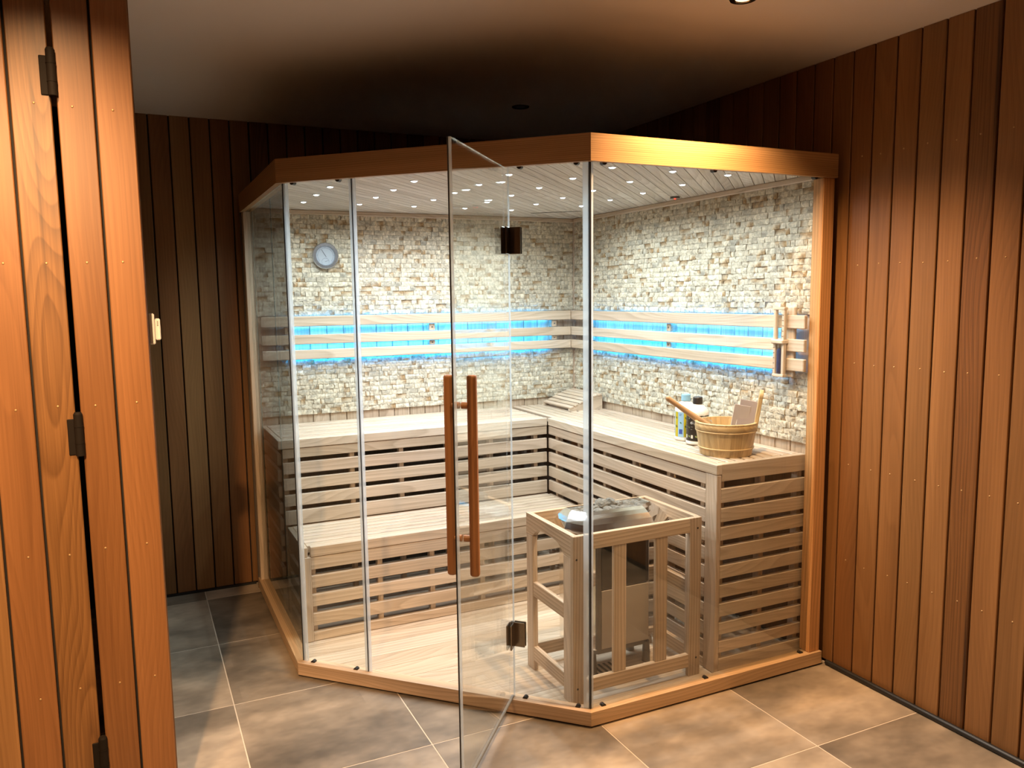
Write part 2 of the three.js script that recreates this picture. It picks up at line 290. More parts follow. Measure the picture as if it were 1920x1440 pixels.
// ---------------------------------------------------------------- the sauna cabin
const A = [0, 2.0516], B = [-1.1277, 2.0516], C = [-2.0076, 1.1596], D = [-2.0076, 0.0];
const dl = Math.hypot(B[0] - C[0], B[1] - C[1]), dux = (B[0] - C[0]) / dl, duz = (B[1] - C[1]) / dl;   // along the door front, C -> B
const nx = duz, nz = -dux;                                                                            // inward normal of the door front
function inset(t) {   // the corners moved inwards by t
  const z = 2.0516 - t, x = -2.0076 + t;
  const k = nx * C[0] + nz * C[1] + t;
  return { A: [0, z], B: [(k - nz * z) / nx, z], C: [x, (k - nx * x) / nz], D: [x, 0] };
}
const diag = (s, t) => [C[0] + dux * s + nx * t, C[1] + duz * s + nz * t];
const angDiag = Math.atan2(duz, dux);
const cabin = thing('sauna_cabin', 'corner sauna cabin with glass front, wooden fascia and split stone walls', 'sauna');
{
  const I = inset(0.05), O = inset(0);
  // base rails and fascia boards, mitred at the corners
  const rail = (name, y0, y1, I, m, lab) => {
    part(name, prism([O.A, O.B, I.B, I.A], y0, y1, 0, 0.25, 2), m[0], cabin, lab);
    part(name, prism([O.B, O.C, I.C, I.B], y0, y1, angDiag, 0.25, 2), m[1], cabin, lab);
    part(name, prism([O.C, O.D, I.D, I.C], y0, y1, Math.PI / 2, 0.25, 2), m[0], cabin, lab);
  };
  rail('base_rail', 0.008, 0.06, I, M.base);
  part('base_shadow_line', prism([inset(0.012).A, inset(0.012).B, inset(0.012).C, inset(0.012).D], 0.0, 0.008), M.black, cabin);  // black layer paints the shadow line under the base rails
  rail('fascia_board', 2.009, 2.1, inset(0.022), M.honey);
  const R1 = inset(0.022);
  part('roof_panel', prism([R1.A, R1.B, R1.C, R1.D], 2.046, 2.085), M.dark, cabin);
  // outer shell of the two solid walls, darkened as shade behind the benches
  part('back_panel', board([-2.0076, 0.0, 0.0], [0, 2.046, 0.016]), M.shadePanel, cabin);
  part('side_panel', board([-0.016, 0.0, 0.016], [0, 2.046, 2.03]), M.shadePanel, cabin);
  // posts
  part('corner_post', board([-0.062, 0.06, 1.985], [-0.002, 2.009, 2.040], 0.003), M.post, cabin, 'wooden post at the right end of the glass');
  part('corner_post', board([-2.0, 0.06, 0.016], [-1.955, 2.009, 0.07], 0.003), M.pale[1], cabin, 'wooden post at the left end of the back wall');
  // vertical board lining behind the stones
  const W = 0.092;
  const lb = sub('wall_lining', cabin), lr = sub('wall_lining', cabin);
  for (let x = -1.955; x < -0.03; x += W) part('plank', board([x + 0.0015, 0.842, 0.016], [Math.min(x + W, -0.035) - 0.0015, 2.03, 0.035], 0.003, 1), pick(M.lining), lb);
  for (let z = 0.036; z < 1.98; z += W) part('plank', board([-0.035, 0.842, z + 0.0015], [-0.016, 2.03, Math.min(z + W, 1.985) - 0.0015], 0.003, 1), pick(M.lining), lr);
  // inner floor boards
  const Fi = inset(0.05), fl = sub('floor_deck', cabin), inner = [[-0.017, 0.017], [-0.017, Fi.A[1]], Fi.B, Fi.C, [Fi.D[0], 0.017]];
  for (let z = 0.017; z < 2.0; z += 0.118) {
    const p = clip(clip(inner, 0, -1, -(z + 0.0008)), 0, 1, z + 0.118 - 0.0008);
    if (p.length > 2) part('floor_board', prism(p, 0.008, 0.036, 0, 0.5, 2), pick(M.pale), fl);
  }
  // roof boards run at right angles to the door front
  const roof = sub('ceiling_boards', cabin), Ri = inset(0.022), rin = [[-0.016, 0.016], [-0.016, Ri.A[1]], Ri.B, Ri.C, [Ri.D[0], 0.016]];
  const q = 1 / Math.SQRT2;
  for (let k = -2.0 * q; k < 2.05 * q + 0.05; k += 0.0445) {
    const p = clip(clip(rin, -q, -q, -(k + 0.0014)), q, q, k + 0.0445 - 0.0014);
    if (p.length > 2) { const g = prism(p, 2.03, 2.046, -Math.PI / 4, 0.5, 2); part('plank', g, pick(M.roof), roof); }
  }
  part('ceiling_trim', board([-1.955, 2.006, 0.035], [-0.035, 2.03, 0.058], 0.004), M.pale[1], cabin);
  part('ceiling_trim', board([-0.058, 2.006, 0.058], [-0.035, 2.03, 1.985], 0.004), M.pale[1], cabin);
  part('corner_strip', board([-0.052, 0.9, 0.035], [-0.035, 2.006, 0.052], 0.003), M.lining[2], cabin);
  // air vent in the roof, near the inner corner, and a small sensor
  const vent = sub('ceiling_vent', cabin, 'slotted air vent in the sauna ceiling');
  for (let k = 0; k < 8; k++) part('slot', new THREE.BoxGeometry(0.008, 0.002, 0.10).rotateY(Math.PI / 4).translate(-0.42 + k * 0.021, 2.0295, 0.31 + k * 0.021 - 0.004 * k), M.dark, vent);
  const fv = sub('floor_vent', cabin, 'slotted air vent in the floor under the heater');
  for (let k = 0; k < 8; k++) part('slot', new THREE.BoxGeometry(0.011, 0.0012, 0.17).translate(-1.0 + k * 0.0245, 0.0363, 1.775), M.dark, fv);
  const sens = sub('ceiling_sensor', cabin, 'small dark sensor with a red light');
  part('housing', cyl(0.022, 0.024, 0.008, 20).translate(-0.135, 2.026, 1.184), M.steelDark, sens);
  part('red_light', new THREE.SphereGeometry(0.006, 10, 8).translate(-0.135, 2.021, 1.184), new THREE.MeshStandardMaterial({ color: 0x220000, emissive: RGB(1, 0.12, 0.06), emissiveIntensity: 1.5 }), sens);
  // star lights
  const starX = [-1.757, -1.481, -1.196, -0.914, -0.642, -0.375], starZ = [0.408, 0.702, 0.982, 1.262, 1.556, 1.847];
  const gb = new THREE.TorusGeometry(0.0145, 0.003, 8, 20).rotateX(Math.PI / 2), gl = new THREE.SphereGeometry(0.0135, 14, 10).scale(1, 0.5, 1);
  starX.forEach((x, i) => starZ.forEach((z, j) => {
    if (z > [1.0, 1.3, 1.6, 1.9, 1.9, 1.9][i] || (i === 5 && j === 0)) return;
    const s = sub('star_light', cabin); s.position.set(x, 2.03, z);
    part('bezel', gb, M.chrome, s); part('lens', gl, M.star, s);
    const L = new THREE.SpotLight(COOL, STAR, 0, 1.44, 0.6, 2); L.position.set(0, -0.014, 0); L.target.position.set(0, -1, 0); L.shadow.radius = 0.8; s.add(L); s.add(L.target);
  }));

  // glass panes: box panes with a clear edge seal; t is the distance of the pane's middle from the outer line
  const T = 0.03, G = inset(T), Y0 = 0.058, Y1 = 2.03;
  const pane = (p, q, label, mat = M.glass) => {
    const len = Math.hypot(q[0] - p[0], q[1] - p[1]), a = Math.atan2(-(q[1] - p[1]), q[0] - p[0]);
    const place = (g, s, y) => g.translate(s - len / 2, y, 0).rotateY(a).translate((p[0] + q[0]) / 2, 0, (p[1] + q[1]) / 2);
    const o = sub('glass_pane', cabin, label);
    part('pane', place(new THREE.BoxGeometry(len, Y1 - Y0, 0.008), len / 2, (Y0 + Y1) / 2), mat, o);
    return { o, len, place, strip: (s, w, m, d = 0.0095, name = 'edge_seal') => part(name, place(chamferBox(w, Y1 - Y0, d, 0.0008), s, (Y0 + Y1) / 2), m, o),
      clip: (s) => { for (const [y, f] of [[0.059, 1], [2.011, -1]]) part('clip', place(new THREE.CylinderGeometry(0.0095, 0.0095, 0.018, 18, 1).rotateX(Math.PI / 2), s, y), M.black, o); } };
  };
  const pl = pane([G.C[0], 0.07], G.C, 'side pane at the far left of the sauna', M.dimSideGlass);
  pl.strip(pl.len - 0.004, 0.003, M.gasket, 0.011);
  const Gs = (s) => diag(s, T);
  const sC = (G.C[0] - C[0] - nx * T) / dux, sB = (G.B[0] - C[0] - nx * T) / dux;
  const p1 = pane(Gs(sC), Gs(0.316), 'fixed pane on the left of the door opening');
  p1.strip(0.010, 0.018, M.seal); p1.strip(p1.len - 0.004, 0.010, M.seal, 0.012); p1.strip(p1.len + 0.0025, 0.0035, M.gasket, 0.010); p1.strip(p1.len + 0.011, 0.013, M.seal, 0.006);
  p1.clip(0.045); p1.clip(p1.len - 0.055);
  const p2 = pane(Gs(0.946), Gs(sB), 'fixed pane that carries the door hinges');
  p2.strip(0.001, 0.004, M.seal, 0.009); p2.strip(p2.len - 0.013, 0.020, M.seal); p2.clip(0.045); p2.clip(p2.len - 0.045);
  const p3 = pane(G.B, [-0.062, G.A[1]], 'wide right pane in front of the heater');
  p3.strip(0.001, 0.005, M.gasket, 0.012); p3.strip(0.008, 0.008, M.seal, 0.010); p3.clip(0.055); p3.clip(p3.len * 0.5); p3.clip(p3.len - 0.03);

  // the door leaf stands open, swung out towards the viewer
  const dH = Gs(0.942), dE = [-1.7135, 2.269], dlen = Math.hypot(dE[0] - dH[0], dE[1] - dH[1]);
  const dr = sub('glass_door', cabin, 'open frameless glass door');
  dr.position.set(dH[0], 0, dH[1]); dr.rotation.y = Math.atan2(-(dE[1] - dH[1]), dE[0] - dH[0]);   // local +x runs to the free edge; local -z is the outside? (+z faces the right)
  const y0 = 0.066, y1 = 2.006;
  part('pane', new THREE.BoxGeometry(dlen - 0.004, y1 - y0, 0.008).translate(dlen / 2 + 0.002, (y0 + y1) / 2, 0), M.glass, dr);
  part('edge_seal', chamferBox(0.005, y1 - y0, 0.0085, 0.001).translate(dlen + 0.001, (y0 + y1) / 2, 0), M.seal, dr);
  part('edge_gasket', chamferBox(0.006, y1 - y0, 0.004, 0.001).translate(dlen + 0.001, (y0 + y1) / 2, 0.0062), M.gasket, dr);
  part('bottom_sweep', chamferBox(dlen - 0.01, 0.010, 0.010, 0.002).translate(dlen / 2, y0 - 0.004, 0), std([0.22, 0.23, 0.24], 0.35), dr);
  const barShape = new THREE.Shape([[-0.009, -0.005], [-0.004, -0.010], [0.004, -0.010], [0.009, -0.005], [0.009, 0.005], [0.004, 0.010], [-0.004, 0.010], [-0.009, 0.005]].map((p) => new THREE.Vector2(...p)));
  const HS = { in: [0.525, 0.70, 1.335], out: [0.588, 0.722, 1.34] };
  for (const s of [-1, 1]) {
    const h = new THREE.ExtrudeGeometry(barShape, { depth: 0.592, bevelEnabled: true, bevelSize: 0.004, bevelThickness: 0.008, bevelSegments: 3 }).rotateX(-Math.PI / 2);
    const xs = 0.556;
    part('handle_bar', grainUV(h, 1).translate(xs, 0.735, s * 0.036), M.handle, dr, s === 1 ? 'wooden handle bar' : 'wooden handle bar');
    for (const y of [1.245, 0.842]) part('handle_spacer', grainUV(cyl(0.0105, 0.0105, 0.021, 20).rotateX(Math.PI / 2), 2).translate(xs, y, s * 0.0145), M.handle, dr);
  }
  for (const y of [1.757, 0.308]) {
    for (const s of [-1, 1]) part('hinge_plate', chamferBox(0.045, 0.094, 0.006, 0.0015).translate(0.031, y, s * 0.0075), M.bronze, dr);
    const f = sub('door_hinge', cabin, 'bronze glass door hinge');
    const hg = [];
    for (const s of [-1, 1]) { const c = diag(0.942 + 0.029, T + s * 0.0075); hg.push(chamferBox(0.045, 0.094, 0.006, 0.0015).rotateY(-angDiag).translate(c[0], y, c[1])); }
    part('fixed_plate', mergeGeometries(hg), M.bronze, f);
    part('knuckle', cyl(0.0075, 0.0075, 0.092, 14).translate(...(() => { const c = diag(0.944, T - 0.004); return [c[0], y, c[1]]; })()), M.bronze, f);
  }
}
// ---------------------------------------------------------------- split-face stones (parts of the cabin)
{
  const PITCH = 0.0258, LENS = [0.024, 0.034, 0.046, 0.060];
  const mk = (len) => {
    const h = PITCH, pos = [], col = [], uv = [], nxs = 4, nys = 3, f = [], ou = rnd(), ov = rnd();
    const ochre = rnd() < 0.34, grey = rnd() < 0.12, t = rr(0.84, 1.06), cut = rr(-0.7, 0.4), dirx = rr(-1, 1), diry = rr(-1, 1);
    const base0 = rr(0.0115, 0.0165);
    for (let j = 0; j < nys; j++) for (let i = 0; i < nxs; i++) {
      const e = (i === 0 || i === nxs - 1 || j === 0 || j === nys - 1);
      const x = (i / (nxs - 1) - 0.5) * (len - 0.001) + (i > 0 && i < nxs - 1 ? rr(-0.12, 0.12) * len / nxs : 0), y = (j / (nys - 1) - 0.5) * (h - 0.0008);
      const z = base0 + (e ? rr(-0.0045, 0.002) : rr(-0.001, 0.0045));
      const k = clamp01(((x / len) * dirx * 2 + (y / h) * diry * 2 - cut) * 1.3);
      let c = [0.88 * t, 0.80 * t, 0.665 * t];
      if (grey) c = [0.78 * t, 0.73 * t, 0.63 * t];
      if (ochre) c = c.map((v, q) => v * (1 - k * 0.85) + k * 0.85 * [0.44, 0.26, 0.10][q]);
      f.push({ p: [x, y, z], c });
    }
    const push = (v) => { pos.push(...v.p); col.push(...v.c); uv.push(v.p[0] / 0.12 + v.p[2] / 0.12 + ou, v.p[1] / 0.12 + v.p[2] / 0.2 + ov); };
    const quad = (a, b, c, d) => { const s = rnd() < 0.5; for (const v of s ? [a, b, c, a, c, d] : [a, b, d, b, c, d]) push(v); };
    for (let j = 0; j < nys - 1; j++) for (let i = 0; i < nxs - 1; i++) quad(f[j * nxs + i], f[j * nxs + i + 1], f[(j + 1) * nxs + i + 1], f[(j + 1) * nxs + i]);
    const bk = (v) => ({ p: [v.p[0], v.p[1], 0], c: v.c });
    for (let i = 0; i < nxs - 1; i++) { quad(bk(f[i]), bk(f[i + 1]), f[i + 1], f[i]); const o = (nys - 1) * nxs; quad(f[o + i], f[o + i + 1], bk(f[o + i + 1]), bk(f[o + i])); }
    for (let j = 0; j < nys - 1; j++) { quad(bk(f[(j + 1) * nxs]), bk(f[j * nxs]), f[j * nxs], f[(j + 1) * nxs]); const o = nxs - 1; quad(bk(f[j * nxs + o]), bk(f[(j + 1) * nxs + o]), f[(j + 1) * nxs + o], f[j * nxs + o]); }
    const g = new THREE.BufferGeometry();
    g.setAttribute('position', new THREE.Float32BufferAttribute(pos, 3)); g.setAttribute('color', new THREE.Float32BufferAttribute(col, 3)); g.setAttribute('uv', new THREE.Float32BufferAttribute(uv, 2));
    g.computeVertexNormals(); return toCreasedNormals(g, 0.75);
  };
  const variants = LENS.map((l) => Array.from({ length: 16 }, () => mk(l)));
  const list = [];
  const fill = (wall, a0, a1, y0, y1) => {
    const rows = Math.round((y1 - y0) / PITCH), ph = (y1 - y0) / rows;
    for (let r = 0; r < rows; r++) {
      let a = a0;
      while (a < a1 - 0.004) {
        let li = Math.floor(rnd() * 4), len = LENS[li]; const rest = a1 - a;
        if (rest < len + 0.02) { li = rest > 0.052 ? 3 : rest > 0.04 ? 2 : rest > 0.029 ? 1 : 0; len = rest; }
        list.push({ wall, at: a + len / 2, y: y0 + (r + 0.5) * ph, sx: len / LENS[li], sy: ph / PITCH, g: variants[li][Math.floor(rnd() * 16)], len });
        a += len;
      }
    }
  };
  fill('back', -1.955, -0.055, 1.473, 2.008); fill('back', -1.955, -0.055, 0.938, 1.234);
  fill('right', 0.055, 1.982, 1.473, 2.008); fill('right', 0.055, 1.982, 0.938, 1.234);
  for (const s of list) {
    s.m = new THREE.Matrix4(); const sc = new THREE.Vector3(s.sx, s.sy, 1);
    if (s.wall === 'back') s.m.compose(new THREE.Vector3(s.at, s.y, 0.035), new THREE.Quaternion(), sc);
    else s.m.compose(new THREE.Vector3(-0.035, s.y, s.at), new THREE.Quaternion().setFromAxisAngle(new THREE.Vector3(0, 1, 0), -Math.PI / 2), sc);
    const v = new THREE.Vector3().setFromMatrixPosition(s.m).sub(camera.position), d = v.length();
    s.size = s.len * Math.abs(s.wall === 'back' ? v.z : v.x) / d / d / d;
  }
  list.sort((p, q) => q.size - p.size);
  const clad = sub('stone_cladding', cabin, 'cream and ochre split-face stones');
  list.slice(0, 300).forEach((s) => { const o = part('stone', s.g, M.stone, clad); s.m.decompose(o.position, o.quaternion, o.scale); });
  const rest = part('stone_field', mergeGeometries(list.slice(300).map((s) => s.g.clone().applyMatrix4(s.m))), M.stone, cabin, 'rows of cream split-face stones');
  rest.userData.kind = 'stuff';
}

// ---------------------------------------------------------------- benches
const P = () => pick(M.pale);
function topSlats(t, axis, from, to, acrossA, acrossB, n, y) {
  const pitch = (acrossB - acrossA) / n;
  for (let k = 0; k < n; k++) {
    const a = acrossA + k * pitch + 0.0062, b = acrossA + (k + 1) * pitch - 0.0062;
    part('top_slat', axis === 'x' ? board([from, y - 0.034, a], [to, y, b], 0.003) : board([a, y - 0.034, from], [b, y, to], 0.003), P(), t);
  }
}
{ // right upper bench, runs along the right wall to the glass
  const t = thing('sauna_bench', 'tall slatted bench along the right stone wall, slatted end by the glass', 'bench');
  topSlats(t, 'z', 0.04, 1.935, -0.478, -0.04, 9, 0.895);
  part('front_rail', board([-0.51, 0.855, 0.565], [-0.482, 0.895, 1.975]), M.pale[0], t);
  part('end_rail', board([-0.482, 0.826, 1.94], [-0.042, 0.895, 1.972]), M.pale[1], t);
  part('corner_upright', board([-0.508, 0.038, 1.905], [-0.486, 0.853, 1.975]), M.pale[3], t);
  const ys = [[0.805, 0.850]]; for (let k = 0; k < 10; k++) ys.push([0.727 - 0.0785 * k, 0.783 - 0.0785 * k]);
  ys[10][0] = 0.038;
  ys.forEach(([a, b], i) => part('face_slat', board([-0.505, Math.max(a, 0.038), 0.56], [-0.487, b, 1.903]), P(), t));
  const ye = [[0.797, 0.740], [0.718, 0.662], [0.641, 0.587], [0.562, 0.506], [0.483, 0.430], [0.403, 0.350], [0.325, 0.271], [0.245, 0.196], [0.167, 0.120], [0.095, 0.038]];
  for (const [b, a] of ye) part('end_slat', board([-0.484, a, 1.954], [-0.042, b, 1.974]), P(), t);
  for (const z of [0.62, 0.86, 1.11, 1.365, 1.63, 1.86]) part('upright', board([-0.487, 0.038, z - 0.012], [-0.452, 0.853, z + 0.012]), P(), t);
  for (const x of [-0.465, -0.255, -0.055]) part('upright', board([x - 0.012, 0.038, 1.918], [x + 0.012, 0.826, 1.953]), P(), t);
  for (const z of [0.62, 1.11, 1.63]) part('cross_beam', board([-0.45, 0.835, z - 0.014], [-0.04, 0.872, z + 0.014]), P(), t);
}
{ // back upper bench
  const t = thing('sauna_bench', 'upper slatted bench along the back stone wall, above the low bench', 'bench');
  topSlats(t, 'x', -1.93, -0.514, 0.04, 0.528, 10, 0.895);
  part('front_rail', board([-1.955, 0.853, 0.532], [-0.512, 0.895, 0.560]), M.pale[2], t);
  part('end_rail', board([-1.955, 0.845, 0.04], [-1.933, 0.895, 0.530]), M.pale[1], t);
  const ys = [[0.805, 0.850], [0.727, 0.783], [0.649, 0.705], [0.570, 0.626], [0.478, 0.548]];
  for (const [a, b] of ys) part('face_slat', board([-1.935, a, 0.537], [-0.512, b, 0.556]), P(), t);
  for (const x of [-1.92, -1.597, -1.343, -1.09, -0.842, -0.573]) part('upright', board([x - 0.012, 0.038, 0.502], [x + 0.012, 0.853, 0.537]), P(), t);
  for (let k = 0; k < 10; k++) part('end_slat', board([-1.952, 0.04 + k * 0.0805, 0.045], [-1.934, 0.096 + k * 0.0805, 0.50]), P(), t);
}
{ // low bench
  const t = thing('sauna_bench', 'low slatted bench in front of the upper back bench', 'bench');
  topSlats(t, 'x', -1.905, -0.512, 0.45, 0.903, 9, 0.472);
  part('front_rail', board([-1.893, 0.427, 0.905], [-0.512, 0.472, 0.930]), M.pale[0], t);
  part('end_rail', board([-1.928, 0.427, 0.562], [-1.906, 0.472, 0.930]), M.pale[1], t);
  part('corner_upright', board([-1.928, 0.038, 0.900], [-1.894, 0.427, 0.932]), M.pale[1], t);
  for (const [a, b] of [[0.368, 0.424], [0.283, 0.340], [0.198, 0.254], [0.109, 0.166], [0.038, 0.080]]) part('face_slat', board([-1.893, a, 0.908], [-0.512, b, 0.927]), P(), t);
  for (const x of [-1.882, -1.575, -1.32, -1.06, -0.80, -0.53]) part('upright', board([x - 0.012, 0.038, 0.873], [x + 0.012, 0.427, 0.908]), P(), t);
  for (const [a, b] of [[0.368, 0.424], [0.283, 0.340], [0.198, 0.254], [0.109, 0.166], [0.038, 0.080]]) part('end_slat', board([-1.925, a, 0.565], [-1.907, b, 0.898]), P(), t);
}
// backrests with cyan light strips behind the slats
{
  const YS = [[1.416, 1.471], [1.321, 1.372], [1.241, 1.292]];
  const b = thing('backrest', 'three-slat backrest on the back wall with cyan light behind', 'backrest');
  const r = thing('backrest', 'three-slat backrest on the right wall with cyan light behind', 'backrest');
  YS.forEach(([y0, y1], i) => {
    part('slat', board([-1.94, y0, 0.074], [-0.095, y1, 0.092], 0.003), M.pale[i], b);
    part('slat', board([-0.092, y0, 0.072], [-0.074, y1, 1.992], 0.003), M.pale[3 - i], r);
    const y = i === 2 ? y0 + 0.014 : y0 + 0.012;
    part('light_strip', new THREE.BoxGeometry(1.56, 0.010, 0.003).translate(-1.02, y, 0.0715), M.led, b);
    part('light_strip', new THREE.BoxGeometry(0.003, 0.010, 1.62).translate(-0.0715, y, 1.10), M.led, r);
    const L = new THREE.RectAreaLight(CYAN, LED, 1.56, 0.010); L.position.set(-1.02, y, 0.0695); L.lookAt(-1.02, y, 0); b.add(L);
    const L2 = new THREE.RectAreaLight(CYAN, LED, 1.62, 0.010); L2.position.set(-0.0695, y, 1.10); L2.lookAt(0, y, 1.10); r.add(L2);
  });
  for (const x of [-1.80, -0.994, -0.20]) for (const [a, c] of [[1.374, 1.414], [1.294, 1.319]]) {
    part('spacer_block', board([x - 0.017, a, 0.036], [x + 0.017, c, 0.073], 0.002), M.pale[1], b);
    part('screw_head', cyl(0.0045, 0.0045, 0.002, 10).rotateX(Math.PI / 2).translate(x, (a + c) / 2, 0.0735), M.steelDark, b);
  }
  for (const z of [0.27, 1.058, 1.86]) for (const [a, c] of [[1.374, 1.414], [1.294, 1.319]]) {
    part('spacer_block', board([-0.073, a, z - 0.017], [-0.036, c, z + 0.017], 0.002), M.pale[1], r);
    part('screw_head', cyl(0.0045, 0.0045, 0.002, 10).rotateZ(Math.PI / 2).translate(-0.0735, (a + c) / 2, z), M.steelDark, r);
  }
}
{ // headrest in the corner
  const t = thing('headrest', 'curved slatted wooden headrest on the bench in the back corner', 'headrest', [-0.285, 0.895, 0.08]);
  const prof = (x) => 0.024 + 0.066 * Math.pow(Math.sin(Math.min(1, x / 0.22) * Math.PI / 2), 1.3);
  const sh = new THREE.Shape(); sh.moveTo(0, 0); sh.lineTo(0.22, 0); sh.lineTo(0.22, prof(0.22) - 0.01);
  for (let k = 10; k >= 0; k--) sh.lineTo(0.022 * k, prof(0.022 * k) - 0.01);
  for (const z of [0.006, 0.312]) part('side_board', grainUV(new THREE.ExtrudeGeometry(sh, { depth: 0.018, bevelEnabled: false }), 0).translate(0, 0, z), M.pale[1], t);
  for (let k = 0; k < 7; k++) {
    const x = 0.012 + k * 0.0315, s = Math.atan2(prof(x + 0.012) - prof(x - 0.012), 0.024);
    part('slat', grainUV(chamferBox(0.027, 0.011, 0.335, 0.002), 2).rotateZ(s).translate(x, prof(x) - 0.004, 0.168), P(), t);
  }
}
// ---------------------------------------------------------------- wall instruments
{
  const t = thing('thermometer', 'round chrome thermometer with a white dial on the back stone wall', 'thermometer', [-1.586, 1.79, 0.058]);
  const sh = new THREE.Shape(); for (let k = 0; k < 16; k++) { const a = k / 16 * Math.PI * 2, r = 0.067; sh[k ? 'lineTo' : 'moveTo'](r * Math.cos(a), r * Math.sin(a)); }
  const hole = new THREE.Path(); hole.absarc(0, 0, 0.053, 0, Math.PI * 2); sh.holes.push(hole);
  part('rim', new THREE.ExtrudeGeometry(sh, { depth: 0.012, bevelEnabled: true, bevelSize: 0.004, bevelThickness: 0.006, bevelSegments: 1, curveSegments: 32 }), std([0.5, 0.52, 0.56], 0.22, { metalness: 0.9 }), t);
  part('dial', cyl(0.055, 0.055, 0.006, 36).rotateX(Math.PI / 2).translate(0, 0, 0.007), std([0.36, 0.40, 0.45], 0.5), t);
  const ticks = []; for (let k = 0; k < 25; k++) { const a = (-40 + k * 260 / 24) * Math.PI / 180; ticks.push(new THREE.BoxGeometry(k % 4 ? 0.004 : 0.008, k % 4 ? 0.0008 : 0.0014, 0.0008).translate(k % 4 ? 0.0465 : 0.0445, 0, 0).rotateZ(a).translate(0, 0, 0.0104)); }
  ticks.push(new THREE.TorusGeometry(0.041, 0.0006, 4, 40, Math.PI * 1.45).rotateZ(-0.7).translate(0, 0, 0.0104));
  part('scale_marks', mergeGeometries(ticks.map((g) => g.toNonIndexed())), std([0.12, 0.14, 0.18], 0.6), t);
  part('needle', new THREE.BoxGeometry(0.0016, 0.044, 0.001).translate(0, 0.016, 0).rotateZ(0.55).translate(0, 0, 0.0125), M.black, t);
  const sd = sub('small_dial', t);
  part('ring', new THREE.TorusGeometry(0.019, 0.0009, 6, 30).translate(0, -0.031, 0.0108), std([0.3, 0.33, 0.4], 0.5), sd);
  part('needle', new THREE.BoxGeometry(0.0012, 0.02, 0.001).translate(0, 0.006, 0).rotateZ(-1.2).translate(0, -0.031, 0.0115), M.black, sd);
}
{
  const W = M.pale[2];
  const t = thing('sand_timer', 'wooden sand timer with blue sand on the right stone wall', 'timer', [-0.062, 1.213, 1.872]);
  part('back_board', board([-0.018, 0, 0.004], [0, 0.292, 0.052], 0.004), W, t);
  part('pivot', board([-0.062, 0.139, -0.036], [-0.017, 0.157, 0.034], 0.004, 2), W, t);
  const ro = sub('rotor', t);
  for (const z of [-0.024, 0.024]) part('side_stick', board([-0.052, 0.006, z - 0.007], [-0.036, 0.287, z + 0.007], 0.002), W, ro);
  for (const y of [0.0, 0.279]) part('end_cap', board([-0.054, y, -0.032], [-0.034, y + 0.012, 0.032], 0.002, 2), W, ro);
  const prof = [[0.002, 0.012], [0.011, 0.014], [0.0125, 0.03], [0.0125, 0.115], [0.009, 0.135], [0.003, 0.146], [0.009, 0.157], [0.0125, 0.177], [0.0125, 0.262], [0.011, 0.278], [0.002, 0.28]];
  part('glass_bulbs', new THREE.LatheGeometry(prof.map((p) => new THREE.Vector2(...p)), 20).translate(-0.044, 0, 0), M.glass, t);
  part('blue_sand', new THREE.LatheGeometry([[0, 0.013], [0.010, 0.015], [0.0112, 0.03], [0.0112, 0.112], [0.004, 0.120], [0, 0.122]].map((p) => new THREE.Vector2(...p)), 20).translate(-0.044, 0, 0), std([0.012, 0.032, 0.11], 0.9), t);
  const tk = []; for (let k = 0; k < 5; k++) for (const y of [0.035, 0.17]) tk.push(new THREE.BoxGeometry(0.001, 0.0016, 0.008).translate(-0.0525, y + k * 0.022, y > 0.1 ? 0.024 : -0.024));
  part('tick_marks', mergeGeometries(tk), M.dark, t);
}
